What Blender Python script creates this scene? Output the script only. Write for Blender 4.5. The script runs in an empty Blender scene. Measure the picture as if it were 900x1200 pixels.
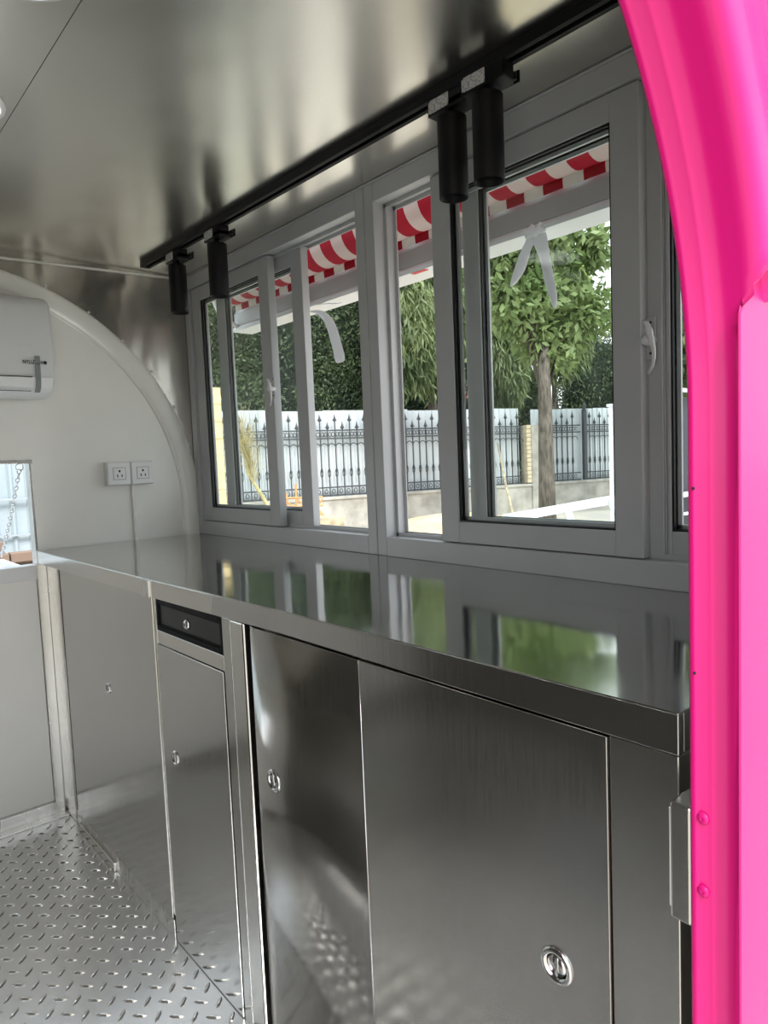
import bpy, bmesh, math, random
import numpy as np
from mathutils import Vector, Matrix
SC = bpy.context.scene
COL = SC.collection
random.seed(7)
RNG = np.random.default_rng(7)
PI = math.pi
# ---------------------------------------------------------------- camera
YAW, PITCH, ROLL, CZ, FPX = 0.7090247, -0.0779551, -0.0414734, 1.13905, 814.737
fw = Vector((math.sin(YAW)*math.cos(PITCH), math.cos(YAW)*math.cos(PITCH), math.sin(PITCH)))
r0 = Vector((math.cos(YAW), -math.sin(YAW), 0)); u0 = r0.cross(fw)
rr = r0*math.cos(ROLL)+u0*math.sin(ROLL); uu = -r0*math.sin(ROLL)+u0*math.cos(ROLL)
cd = bpy.data.cameras.new('camera'); cam = bpy.data.objects.new('camera', cd); COL.objects.link(cam)
M = Matrix((rr, uu, -fw)).transposed().to_4x4(); M.translation = Vector((0, 0, CZ)); cam.matrix_world = M
cd.sensor_fit = 'HORIZONTAL'; cd.sensor_width = 36; cd.lens = FPX/900*36; cd.clip_start = 0.02
SC.camera = cam
# ---------------------------------------------------------------- view, sky, sun
SC.view_settings.view_transform = 'Standard'; SC.view_settings.look = 'None'
SC.view_settings.exposure = 0.80; SC.view_settings.gamma = 1.0; SC.view_settings.use_curve_mapping = False
SC.cycles.max_bounces = 12; SC.cycles.diffuse_bounces = 6; SC.cycles.glossy_bounces = 8
SC.cycles.transparent_max_bounces = 24; SC.cycles.sample_clamp_indirect = 6
SC.cycles.caustics_reflective = True; SC.cycles.blur_glossy = 0.5
wd = bpy.data.worlds.new('sky'); SC.world = wd; wd.use_nodes = True
nt = wd.node_tree; bg = nt.nodes['Background']
tc = nt.nodes.new('ShaderNodeTexCoord'); sx = nt.nodes.new('ShaderNodeSeparateXYZ'); rp = nt.nodes.new('ShaderNodeValToRGB')
nt.links.new(tc.outputs['Generated'], sx.inputs[0]); nt.links.new(sx.outputs['Z'], rp.inputs[0]); nt.links.new(rp.outputs[0], bg.inputs[0])
rp.color_ramp.elements[0].position = 0.0; rp.color_ramp.elements[0].color = (.97, .985, 1.0, 1)
rp.color_ramp.elements[1].position = 1.0; rp.color_ramp.elements[1].color = (.74, .86, 1.0, 1)
bg.inputs[1].default_value = 1.45
sd = bpy.data.lights.new('sun', 'SUN'); sun = bpy.data.objects.new('sun', sd); COL.objects.link(sun)
sd.energy = 2.6; sd.angle = math.radians(22); sd.color = (1, .985, .95)
sun.rotation_euler = Vector((.10, .66, -.75)).to_track_quat('-Z', 'Y').to_euler()

# ---------------------------------------------------------------- dimensions (metres, z=0 is 75 mm above the tread plate)
W, F, D, ZF, ZC, HT = 1.247, 0.669, 2.607, -0.075, 1.873, 0.867
YN, XL, YW = 0.333, -1.01, 0.300
TF = 0.045

# ---------------------------------------------------------------- mesh builder
class MB:
    def __init__(s): s.v = []; s.f = []; s.sm = []
    def add(s, vs, fs, smooth=False):
        b = len(s.v); s.v += [tuple(v) for v in vs]; s.f += [tuple(i+b for i in f) for f in fs]; s.sm += [smooth]*len(fs); return s
    def box(s, x0, x1, y0, y1, z0, z1):
        return s.add([(x0,y0,z0),(x1,y0,z0),(x1,y1,z0),(x0,y1,z0),(x0,y0,z1),(x1,y0,z1),(x1,y1,z1),(x0,y1,z1)],
              [(0,3,2,1),(4,5,6,7),(0,1,5,4),(1,2,6,5),(2,3,7,6),(3,0,4,7)])
    def prism(s, poly, ax, a, b, smooth=False):
        # poly: 2D points; ax: extrusion axis. 0: (y,z) 1: (x,z) 2: (x,y)
        n = len(poly)
        def P(p, t): return (t,p[0],p[1]) if ax == 0 else (p[0],t,p[1]) if ax == 1 else (p[0],p[1],t)
        vs = [P(p,a) for p in poly]+[P(p,b) for p in poly]
        fs = [(i,(i+1)%n,n+(i+1)%n,n+i) for i in range(n)]
        s.add(vs, fs, smooth); s.f += [tuple(len(s.v)-2*n+i for i in range(n))[::-1], tuple(len(s.v)-n+i for i in range(n))]; s.sm += [False, False]
        return s
    def tube(s, pts, r, n=8, smooth=True, caps=True, rs=None):
        pts = [Vector(p) for p in pts]; N = len(pts); b = len(s.v)
        up = Vector((0,0,1))
        rings = []
        for i, p in enumerate(pts):
            t = (pts[min(i+1,N-1)]-pts[max(i-1,0)]).normalized()
            ref = up if abs(t.dot(up)) < .95 else Vector((1,0,0))
            a = t.cross(ref).normalized(); c = a.cross(t)
            q = rs[i] if rs else r
            rings.append([tuple(p+(a*math.cos(2*PI*k/n)+c*math.sin(2*PI*k/n))*q) for k in range(n)])
        vs = [v for R in rings for v in R]
        fs = [(i*n+k, i*n+(k+1)%n, (i+1)*n+(k+1)%n, (i+1)*n+k) for i in range(N-1) for k in range(n)]
        s.add(vs, fs, smooth)
        if caps:
            s.f += [tuple(b+k for k in range(n))[::-1], tuple(b+(N-1)*n+k for k in range(n))]; s.sm += [False, False]
        return s
    def lathe(s, prof, org, axis, n=24):
        # prof: (radius, distance along axis)
        ax = Vector(axis).normalized(); ref = Vector((0,0,1)) if abs(ax.z) < .9 else Vector((1,0,0))
        a = ax.cross(ref).normalized(); c = a.cross(ax); o = Vector(org)
        vs = [tuple(o+ax*h+(a*math.cos(2*PI*k/n)+c*math.sin(2*PI*k/n))*r) for r, h in prof for k in range(n)]
        m = len(prof)
        fs = [(i*n+k, i*n+(k+1)%n, (i+1)*n+(k+1)%n, (i+1)*n+k) for i in range(m-1) for k in range(n)]
        b = len(s.v); s.add(vs, fs, True)
        if prof[0][0] > 1e-6: s.f.append(tuple(b+k for k in range(n))[::-1]); s.sm.append(False)
        if prof[-1][0] > 1e-6: s.f.append(tuple(b+(m-1)*n+k for k in range(n))); s.sm.append(False)
        return s
    def build(s, name, mat, parent=None, bevel=0, label=None, recalc=True, segs=2):
        me = bpy.data.meshes.new(name); me.from_pydata(s.v, [], s.f)
        me.polygons.foreach_set('use_smooth', s.sm)
        if recalc:
            bm = bmesh.new(); bm.from_mesh(me); bmesh.ops.recalc_face_normals(bm, faces=bm.faces); bm.to_mesh(me); bm.free()
        me.materials.append(mat)
        return link(name, me, parent, bevel, label, segs)
def link(name, me, parent=None, bevel=0, label=None, segs=2):
    o = bpy.data.objects.new(name, me); COL.objects.link(o)
    if parent:
        o.parent = parent; o.matrix_parent_inverse = Matrix.Identity(4)
        par = parent; off = Vector()
        while par: off += par.location; par = par.parent
        if not me.get('local'): o.location = -off
    if bevel:
        m = o.modifiers.new('bevel', 'BEVEL'); m.width = bevel; m.segments = segs; m.limit_method = 'ANGLE'; m.angle_limit = math.radians(35)
        m.harden_normals = False
    if label: o['label'] = label
    return o
def box(name, b, mat, parent=None, bevel=.0012, label=None): return MB().box(*b).build(name, mat, parent, bevel, label)
def empty(name, loc=(0,0,0)):
    o = bpy.data.objects.new(name, None); COL.objects.link(o); o.location = loc; o.empty_display_size = .05; return o
def tag(o, label=None, cat=None, group=None, kind=None):
    if label: o['label'] = label
    if cat: o['category'] = cat
    if group: o['group'] = group
    if kind: o['kind'] = kind
    return o
def struct(o): o['kind'] = 'structure'; return o
def copy_tree(o, parent=None, loc=None):
    c = o.copy(); COL.objects.link(c)
    if parent: c.parent = parent
    if loc is not None: c.location = loc
    for ch in [x for x in bpy.data.objects if x.parent == o]: copy_tree(ch, c)
    return c

# ---------------------------------------------------------------- materials
def mat(name, col, rough=.5, metal=0, **k):
    m = bpy.data.materials.new(name); m.use_nodes = True
    b = m.node_tree.nodes['Principled BSDF']
    b.inputs['Base Color'].default_value = (*col, 1); b.inputs['Roughness'].default_value = rough; b.inputs['Metallic'].default_value = metal
    for kk, v in k.items(): b.inputs[kk].default_value = v
    return m
def N(m, t): return m.node_tree.nodes.new(t)
def L(m, a, b): m.node_tree.links.new(a, b)
def noisy(m, scale=(1,1,1), nscale=5, detail=4, bump=0, dist=.01, c1=None, c2=None, rrange=None, lo=.35, hi=.65, chain=True):
    """noise driving colour, roughness and/or bump on a material"""
    b = m.node_tree.nodes['Principled BSDF']
    tcn = N(m, 'ShaderNodeTexCoord'); mp = N(m, 'ShaderNodeMapping'); mp.inputs['Scale'].default_value = scale
    nz = N(m, 'ShaderNodeTexNoise'); nz.inputs['Scale'].default_value = nscale; nz.inputs['Detail'].default_value = detail
    L(m, tcn.outputs['Object'], mp.inputs[0]); L(m, mp.outputs[0], nz.inputs['Vector'])
    if c1:
        r = N(m, 'ShaderNodeValToRGB'); r.color_ramp.elements[0].position = lo; r.color_ramp.elements[1].position = hi
        r.color_ramp.elements[0].color = (*c1, 1); r.color_ramp.elements[1].color = (*c2, 1)
        L(m, nz.outputs['Fac'], r.inputs[0]); L(m, r.outputs[0], b.inputs['Base Color'])
    if rrange:
        mr = N(m, 'ShaderNodeMapRange'); mr.inputs['From Min'].default_value = .3; mr.inputs['From Max'].default_value = .7
        mr.inputs['To Min'].default_value, mr.inputs['To Max'].default_value = rrange
        L(m, nz.outputs['Fac'], mr.inputs[0]); L(m, mr.outputs[0], b.inputs['Roughness'])
    if bump:
        bp = N(m, 'ShaderNodeBump'); bp.inputs['Strength'].default_value = bump; bp.inputs['Distance'].default_value = dist
        L(m, nz.outputs['Fac'], bp.inputs['Height'])
        if b.inputs['Normal'].is_linked: L(m, b.inputs['Normal'].links[0].from_socket, bp.inputs['Normal'])
        L(m, bp.outputs[0], b.inputs['Normal'])
    return m
def steel(name, col=(.60,.59,.565), rough=.2, wave=.5, wscale=2.2, grain=(.6,.6,.06), aniso=0.0, rr_=.07, stretch=(1,1,1)):
    m = mat(name, col, rough, 1.0)
    if aniso: m.node_tree.nodes['Principled BSDF'].inputs['Anisotropic'].default_value = aniso
    noisy(m, stretch, wscale, 2, bump=wave, dist=.02)
    if grain: noisy(m, grain, 30, 3, rrange=(rough-rr_*.5, rough+rr_))
    noisy(m, (1,1,.4), 1.6, 1, c1=tuple(c*.90 for c in col), c2=col, lo=.1, hi=.9)
    return m
S_CEIL = steel('mill_finish_steel', (.72,.70,.65), .25, .6, 1.7, None)
S_DOOR = steel('brushed_door_steel', (.56,.55,.525), .155, .22, 1.3, (12,12,.4), aniso=.45, rr_=.05, stretch=(1,1.6,.5))
S_POST = steel('lit_fold_steel', (.66,.64,.60), .20, .2, 2.2, (.6,.6,.06), rr_=.03, stretch=(1,1,.5))  # colour lightened to imitate reflected light on posts, rails and far fascia
S_TOP = steel('worktop_steel', (.60,.60,.58), .085, .12, 2.6, (.1,.1,.1), rr_=.05)
S_TRIM = steel('trim_steel', (.62,.61,.58), .25, .08, 3)
S_WALL = steel('wall_steel', (.56,.53,.48), .24, .8, 2.6, (.1,.1,.1), stretch=(2.2,1,.7))
S_FLOOR = mat('tread_plate', (.66,.66,.64), .26, .9); noisy(S_FLOOR, (1,1,1), 3, 2, bump=.25, dist=.012); noisy(S_FLOOR, (1,1,1), 3, 4, c1=(.58,.58,.57), c2=(.68,.68,.67))
S_LUG = mat('tread_lug', (.88,.88,.86), .16, .95)
CHROME = mat('chrome', (.75,.75,.74), .08, 1.0)
SCREW = mat('screw_steel', (.6,.6,.58), .25, 1.0)
PVC = mat('white_upvc', (.62,.63,.63), .32); noisy(PVC, (1,1,1), 3, 3, c1=(.42,.435,.44), c2=(.47,.485,.49))
GASKET = mat('black_gasket', (.006,.006,.007), .5)
WHITE = mat('white_gelcoat', (.78,.77,.73), .3); noisy(WHITE, (1,1,1), 2.5, 3, bump=.1, dist=.01, c1=(.75,.74,.70), c2=(.81,.80,.76))
WPLAST = mat('white_plastic', (.72,.73,.73), .28)
FILM = mat('clouded_film', (.60,.61,.61), .3); noisy(FILM, (1,1,3), 14, 4, bump=.5, dist=.004)
BLACK = mat('matt_black', (.004,.004,.005), .55, **{'Specular IOR Level':.25})
BLACKG = mat('black_laminate', (.007,.008,.009), .35, **{'Specular IOR Level':.4})
DARK = mat('dark_gap', (.02,.02,.02), .8)
PINK = mat('pink_gelcoat', (.74,.010,.20), .32); PINK.node_tree.nodes['Principled BSDF'].inputs['Coat Weight'].default_value = .12; PINK.node_tree.nodes['Principled BSDF'].inputs['Specular IOR Level'].default_value = .35; PINK.node_tree.nodes['Principled BSDF'].inputs['Coat Roughness'].default_value = .08
noisy(PINK, (1,1,.5), 5, 2, bump=.25, dist=.004)
PINK2 = mat('polished_pink_skin', (.60,.012,.17), .42, **{'Specular IOR Level':.3,'Coat Weight':.12,'Coat Roughness':.15}); noisy(PINK2, (1,1,.4), 4, 2, bump=.3, dist=.004)
STICK = mat('adapter_sticker', (.62,.62,.6), .5)
def ink_rows():
    m = STICK
    noisy(m, (1,160,420), 1, 0, c1=(.30,.30,.30), c2=(.56,.56,.55), lo=.40, hi=.46)
ink_rows()
def awning_mat():
    m = mat('red_white_canvas', (1,1,1), .75); b = m.node_tree.nodes['Principled BSDF']
    tcn = N(m,'ShaderNodeTexCoord'); s = N(m,'ShaderNodeSeparateXYZ'); L(m, tcn.outputs['Object'], s.inputs[0])
    a = N(m,'ShaderNodeMath'); a.operation = 'MULTIPLY_ADD'; L(m, s.outputs['Y'], a.inputs[0]); a.inputs[1].default_value = 1/.1155; a.inputs[2].default_value = 20-1.2436/.1155+.5-.02
    f = N(m,'ShaderNodeMath'); f.operation = 'FRACT'; L(m, a.outputs[0], f.inputs[0])
    g = N(m,'ShaderNodeMath'); g.operation = 'GREATER_THAN'; L(m, f.outputs[0], g.inputs[0]); g.inputs[1].default_value = .5
    mx = N(m,'ShaderNodeMix'); mx.data_type = 'RGBA'; L(m, g.outputs[0], mx.inputs['Factor'])
    mx.inputs['A'].default_value = (.78,.76,.70,1); mx.inputs['B'].default_value = (.46,.010,.035,1)
    L(m, mx.outputs['Result'], b.inputs['Base Color'])
    tr = N(m,'ShaderNodeBsdfTranslucent'); L(m, mx.outputs['Result'], tr.inputs[0])
    ms = N(m,'ShaderNodeMixShader'); ms.inputs[0].default_value = .35
    out = m.node_tree.nodes['Material Output']; L(m, b.outputs[0], ms.inputs[1]); L(m, tr.outputs[0], ms.inputs[2]); L(m, ms.outputs[0], out.inputs[0])
    return m
CANVAS = awning_mat()
def glass_mat():
    m = bpy.data.materials.new('window_glass'); m.use_nodes = True; n = m.node_tree.nodes; n.clear()
    o = n.new('ShaderNodeOutputMaterial'); t = n.new('ShaderNodeBsdfTransparent'); t.inputs[0].default_value = (.955,.97,.965,1)
    g = n.new('ShaderNodeBsdfGlossy'); g.inputs['Roughness'].default_value = .02; g.inputs[0].default_value = (.9,.95,.95,1)
    lw = n.new('ShaderNodeLayerWeight'); lw.inputs[0].default_value = .5
    pw = n.new('ShaderNodeMath'); pw.operation = 'POWER'; pw.inputs[1].default_value = 5; L(m, lw.outputs['Facing'], pw.inputs[0])
    fr = n.new('ShaderNodeMath'); fr.operation = 'MULTIPLY_ADD'; fr.inputs[1].default_value = .6; fr.inputs[2].default_value = .022; L(m, pw.outputs[0], fr.inputs[0]); x = n.new('ShaderNodeMixShader')
    L(m, fr.outputs[0], x.inputs[0]); L(m, t.outputs[0], x.inputs[1]); L(m, g.outputs[0], x.inputs[2]); L(m, x.outputs[0], o.inputs[0]); return m
GLASS = glass_mat()
LAMP = mat('lamp_disc', (.8,.8,.8), .4); LAMP.node_tree.nodes['Principled BSDF'].inputs['Emission Color'].default_value = (1,.98,.95,1); LAMP.node_tree.nodes['Principled BSDF'].inputs['Emission Strength'].default_value = 1.2
SHEET = mat('white_sheet_metal', (.6,.64,.66), .45); noisy(SHEET, (1,1,.25), 3, 4, c1=(.50,.55,.57), c2=(.62,.66,.68))
HOARD = mat('dimmed_white_sheet', (.36,.42,.45), .5); noisy(HOARD, (1,1,.25), 3, 4, c1=(.30,.36,.38), c2=(.40,.45,.48))  # white sheet colour darkened to offset strong sun on the hoarding
IRON = mat('wrought_iron', (.06,.066,.07), .6, .2)
CONC = mat('concrete', (.40,.38,.33), .85); noisy(CONC, (1,1,1), 4, 6, bump=.4, dist=.02, c1=(.30,.285,.25), c2=(.47,.45,.40))
SAND = mat('sand_ground', (.6,.48,.28), .9); noisy(SAND, (1,1,1), .8, 7, bump=.3, dist=.05, c1=(.38,.36,.32), c2=(.52,.47,.38))
HEAP = mat('yellow_sand', (.62,.47,.24), .9); noisy(HEAP, (1,1,1), 2, 6, bump=.5, dist=.03, c1=(.52,.39,.2), c2=(.68,.53,.29))
BRICK = mat('yellow_brick', (.62,.52,.34), .8); noisy(BRICK, (1,1,1), 5, 4, c1=(.52,.43,.28), c2=(.66,.57,.39))
CREAM = mat('cream_block', (.72,.55,.28), .8); noisy(CREAM, (1,1,1), 3, 4, c1=(.66,.50,.25), c2=(.76,.60,.32))
BARK = mat('bark', (.17,.145,.11), .9); noisy(BARK, (4,4,1), 6, 6, bump=.8, dist=.03, c1=(.06,.05,.04), c2=(.17,.145,.115))
def leafm(name, c1, c2, sc=2.0, tl=.3):
    m = mat(name, c1, .55); noisy(m, (1,1,1), sc, 3, c1=c1, c2=c2, lo=.35, hi=.65); b = m.node_tree.nodes['Principled BSDF']
    tr = N(m,'ShaderNodeBsdfTranslucent'); ms = N(m,'ShaderNodeMixShader'); ms.inputs[0].default_value = tl
    L(m, b.inputs['Base Color'].links[0].from_socket, tr.inputs[0]); out = m.node_tree.nodes['Material Output']
    L(m, b.outputs[0], ms.inputs[1]); L(m, tr.outputs[0], ms.inputs[2]); L(m, ms.outputs[0], out.inputs[0]); return m
LEAF_ASH = leafm('ash_leaves', (.13,.20,.06), (.30,.38,.16))
LEAF_CON = leafm('juniper_leaves', (.035,.06,.03), (.12,.17,.075), 1.2, .15)
LEAF_WIL = leafm('willow_leaves', (.07,.11,.04), (.24,.30,.13), 1.5)
LEAF_LIM = leafm('lime_leaves', (.35,.45,.12), (.60,.66,.25), 2)
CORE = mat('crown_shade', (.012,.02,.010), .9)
STRAW = mat('dry_straw', (.55,.46,.20), .8); noisy(STRAW, (1,1,1), 8, 3, c1=(.40,.34,.16), c2=(.62,.54,.28))
WOOD = mat('weathered_wood', (.42,.34,.22), .8); noisy(WOOD, (1,1,1), 8, 3, c1=(.30,.24,.16), c2=(.5,.42,.28))
ORANGE = mat('orange_timber', (.62,.30,.10), .6)
CLOTH = mat('white_cloth', (.88,.89,.92), .8)
ALU = mat('white_aluminium', (.80,.84,.87), .35)

# ================================================================ trailer shell
# floor with raised lugs
fl = struct(box('floor', (XL, W, YW, D, ZF-.04, ZF), S_FLOOR, None, 0))
def lugs():
    p = .0417; q = .70711; R_ = range(-60, 60)
    # one lug, 10 verts: a pointed low ridge
    l, w, h = .0185, .0050, .0036
    base = [(-l,0,0),(-l*.5,-w,0),(l*.5,-w,0),(l,0,0),(l*.5,w,0),(-l*.5,w,0)]
    top = [(-l*.62,0,h*.8),(-l*.3,-w*.35,h),(l*.3,-w*.35,h),(l*.62,0,h*.8),(l*.3,w*.35,h),(-l*.3,w*.35,h)]
    V = np.array(base+top); fs = [(i,(i+1)%6,6+(i+1)%6,6+i) for i in range(6)]+[(6,7,10,11),(7,8,9,10)]
    fs = [(i,(i+1)%6,6+(i+1)%6,6+i) for i in range(6)]+[(6,7,8,9,10,11)]
    vs = []; fo = []; k = 0
    for i in R_:
        for j in R_:
            x = .0+(i+j)*p*q; y = 1.4+(j-i)*p*q
            if not (XL+.02 < x < F-.008 and YW+.01 < y < D-.062): continue
            t = -PI/4 if (i+j) % 2 else PI/4
            c, s_ = math.cos(t), math.sin(t)
            Q = np.stack([V[:,0]*c-V[:,1]*s_+x, V[:,0]*s_+V[:,1]*c+y, V[:,2]+ZF-.0002], 1)
            vs.append(Q); fo += [tuple(q+12*k for q in f) for f in fs]; k += 1
    m = MB(); m.v = [tuple(r) for r in np.concatenate(vs)]; m.f = fo; m.sm = [False]*len(fo)
    o = m.build('tread_lugs', S_LUG, fl, recalc=False); o['kind'] = 'stuff'
lugs()

# ceiling: two sheets, seam at x=.415
ce = struct(MB().box(XL-.03, W+.03, YW-.02, D+.03, ZC+.003, ZC+.03).build('ceiling', S_CEIL))
box('ceiling_panel', (XL, .4142, YW, D, ZC, ZC+.003), S_CEIL, ce, 0)
box('ceiling_panel', (.4158, W, YW, D, ZC+.0004, ZC+.003), S_CEIL, ce, 0)
box('ceiling_joint', (.4142, .4158, YW, D, ZC+.0022, ZC+.003), DARK, ce, 0)
def caulk():
    m = MB(); m.tube([(XL, D-.004, 1.853)]+[(x, D-.004, 1.850+.016*max(0,(x-.5)/.72)) for x in (.3,.5,.6,.75,.9,1.05,1.2,1.245)], .0045, 6)
    struct(m.build('trim_1', WHITE))
caulk()
# round ceiling lamps
for i, y in enumerate((1.60, 1.115, .63)):
    e = empty('ceiling_light', (.312, y, ZC))
    MB().lathe([(.088,0),(.09,-.004),(.088,-.009),(.080,-.010)], (.312,y,ZC), (0,0,1), 40).build('rim', WPLAST, e)
    MB().lathe([(.0801,-.0095),(.078,-.0125),(.04,-.014),(0,-.0145)], (.312,y,ZC), (0,0,1), 40).build('diffuser', LAMP, e)
    tag(e, ['flat round white ceiling lamp at the left edge, farther one beside the ceiling seam','flat round white ceiling lamp cut off by the top of the photo','flat round white ceiling lamp nearest the pink doorway'][i], 'ceiling light', 'round ceiling lamps along the seam')

# far wall : steel sheet, arched white gelcoat panel with hatch opening
OC = (.415, .990); MIR = .12
def arch_path(R, zb, n=20, zt=None):
    """rounded opening outline, mirrored about x=.12; from bottom right up and over to bottom left"""
    right = [(OC[0]+R, zb)] + [(OC[0]+R*math.cos(t), OC[1]+R*math.sin(t)) for t in [PI/2*i/n for i in range(n+1)]]
    left = [(2*MIR-x, z) for x, z in right[::-1]]
    return right+left
HX0, HX1, HZ0, HZ1 = 2*MIR-.642, .642, .818, 1.172
def far_wall():
    w = struct(MB().box(XL, W+.03, D+.012, D+.05, ZF, .76).box(XL, HX0, D+.012, D+.05, .76, ZC).box(HX1, W+.03, D+.012, D+.05, .76, ZC)
        .box(HX0, HX1, D+.012, D+.05, HZ1, ZC).build('wall_far', WHITE))
    # steel sheet surround above the arch, as a strip mesh outside the arch outline
    p = [q for q in arch_path(.842, .5)]
    m = MB(); vs = []; fs = []
    for x, z in p:
        # project outwards to the rectangle
        vx = x; 
        X2 = min(max(MIR+(x-MIR)*3, XL), W+.005)
        Z2 = ZC if z > OC[1]+.15 else z
        if z > OC[1]+.15:
            X2 = x if abs(x-MIR) < .3 else (W+.005 if x > MIR else XL) if False else x
        vs.append((x, z)); 
    pts = []
    for x, z in vs: pts.append((x, z))
    q = []
    for x, z in pts:
        q.append((x, ZC))
    n = len(pts)
    V = []; 
    for y in (D, D+.011):
        V += [(min(x, W+.004), y, z) for x, z in pts]+[(min(x, W+.004), y, ZC) for x, z in q]
    Fc = []
    for i in range(n-1):
        Fc += [(i, i+1, n+i+1, n+i), (2*n+i, 2*n+i+1, 3*n+i+1, 3*n+i), (i, i+1, 2*n+i+1, 2*n+i)]
    m.add(V, Fc); m.build('steel_sheet', S_WALL, w, recalc=True)
    MB().box(XL, 2*MIR-OC[0]-.842, D, D+.012, ZF, ZC).build('steel_sheet', S_WALL, w)
    # inner gelcoat panel and hatch reveal
    MB().box(XL+.2, HX0, D+.004, D+.013, .76, 1.80).box(HX1, W, D+.004, D+.013, .76, 1.80).box(HX0, HX1, D+.004, D+.013, HZ1, 1.80).build('gelcoat_panel', WHITE, w)
    # rolled rim of the arch
    prof = [(.846,.000),(.844,-.005),(.832,-.010),(.812,-.014),(.792,-.012),(.781,-.007),(.7755,-.001),(.7725,-.003),(.770,.004)]
    P = [arch_path(r, .80, 28) for r, y in prof]
    n = len(P[0]); V = [(P[k][i][0], D+prof[k][1], P[k][i][1]) for k in range(len(prof)) for i in range(n)]
    Fc = [(k*n+i, k*n+i+1, (k+1)*n+i+1, (k+1)*n+i) for k in range(len(prof)-1) for i in range(n-1)]
    mm = MB(); mm.add(V, Fc, True); mm.build('arch_rim', WHITE, w)
    for a in (90, 79, 67.6, 57, 47, 37, 26.5, 16):
        t = math.radians(a); x, z = OC[0]+.851*math.cos(t), OC[1]+.851*math.sin(t)
        MB().lathe([(.0065,0),(.006,-.002),(.003,-.0035),(0,-.004)], (x,D,z), (0,1,0), 10).build('screw', SCREW, w)
        if a > 85: continue
        MB().lathe([(.0065,0),(.006,-.002),(.003,-.0035),(0,-.004)], (2*MIR-x,D,z), (0,1,0), 10).build('screw', SCREW, w)
    # hatch edge trim (steel)
    t_ = .010
    for b in ((HX0-t_, HX1+t_, D-.001, D+.052, HZ1-.002, HZ1+.010), (HX1-.002, HX1+.006, D-.001, D+.052, HZ0, HZ1), (HX0-.006, HX0+.002, D-.001, D+.052, HZ0, HZ1)):
        box('hatch_edge', b, S_TRIM, w)
    box('hatch_sill', (HX0, HX1, D-.004, D+.055, .768, .818), WPLAST, w, .003)
    # lower: white panel, steel strip, skirting
    box('lower_panel', (XL+.02, .636, D+.002, D+.012, -.03, .768), WHITE, w)
    box('corner_strip', (.637, .672, D-.006, D+.012, ZF, .822), S_TRIM, w)
    struct(box('baseboard_far', (XL, .664, D-.020, D+.001, ZF, -.028), S_TRIM))
    struct(box('trim_2', (XL, .668, D-.055, D-.020, ZF, ZF+.006), S_TRIM))
    return w
WF = far_wall()

# unseen left wall, steel darkened to dim window frames and door reflections
wl = struct(box('wall_left', (XL-.03, XL, YW-.02, D+.03, ZF, ZC+.003), mat('darkened_wall_steel', (.19,.18,.165), .35, .8), None, 0))

# window wall below and beyond the windows
WY0, WY1, WYM = .36, 2.605, 1.487
wr = struct(MB().box(W+.012, W+.05, YW-.02, D+.03, ZF, HT-.004).box(W+.0, W+.05, YW-.02, WY0-.002, HT-.004, ZC).build('wall_right', WHITE))

# ---------------------------------------------------------------- pink near end: door surround swept along the arch
DCX, DCZ, DR = .12, 1.17, .50
def door_path(off, zb=-.45, n=70):
    R = DR+off
    right = [(DCX+R, zb), (DCX+R, zb+.4), (DCX+R, .4), (DCX+R, .8)] + [(DCX+R*math.cos(t), DCZ+R*math.sin(t)) for t in [PI*i/(2*n) for i in range(2*n+1)]]
    return right + [(DCX-R, .8), (DCX-R, .4), (DCX-R, zb+.4), (DCX-R, zb)]
def sweep(prof, closed=True, zb=-.45):
    P = [door_path(o, zb) for o, y in prof]; n = len(P[0]); m = MB(); K = len(prof)
    lim = lambda z: .2545*(1-min(1, max(0, (z-1.225)/.06)))
    V = [(P[k][i][0], max(prof[k][1], lim(P[0][i][1]-max(0,.2545-prof[k][1])*1.9)), P[k][i][1]) for k in range(K) for i in range(n)]
    rng = range(K) if closed else range(K-1)
    return m.add(V, [(k*n+i, k*n+i+1, ((k+1)%K)*n+i+1, ((k+1)%K)*n+i) for k in rng for i in range(n-1)], True)
wn = struct(sweep([(.0,.298),(-.0015,.2955),(-.001,.2905),(.0015,.2890),(.001,.279),(.0025,.2765),(.0055,.2745),(.007,.262),(.006,.250),(.006,.240),(.010,.233),(.018,.229),(.040,.228),(.30,.222),(.30,.232),(.05,.24),(.03,.290)]).build('wall_near', PINK))
MBi = MB(); Pn = door_path(.025, ZF); nn = len(Pn)
def near_inner():
    pts = []
    for x, z in Pn:
        dx, dz = x-DCX, z-DCZ
        if z <= DCZ: tx = (W+.03 if dx > 0 else XL-.03); pts.append((tx, z))
        else:
            t = min((W+.03-DCX)/dx if dx > 1e-6 else 1e9, (XL-.03-DCX)/dx if dx < -1e-6 else 1e9, (ZC+.03-DCZ)/dz if dz > 1e-6 else 1e9)
            pts.append((DCX+dx*t, DCZ+dz*t))
    V = [(x, y, z) for y in (YW-.003, YW-.012) for x, z in Pn]+[(x, y, z) for y in (YW-.003, YW-.012) for x, z in pts]
    Fc = []
    for i in range(nn-1):
        Fc += [(i, i+1, 2*nn+i+1, 2*nn+i), (nn+i, nn+i+1, 3*nn+i+1, 3*nn+i), (i, i+1, nn+i+1, nn+i)]
    # corner fillers
    m = MB().add(V, Fc)
    m.box(W-.5, W+.03, YW-.011, YW-.004, 1.5, ZC+.02); m.box(XL-.03, XL+.5, YW-.011, YW-.004, 1.5, ZC+.02)
    m.build('inner_lining', WHITE, wn)
near_inner()
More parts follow.
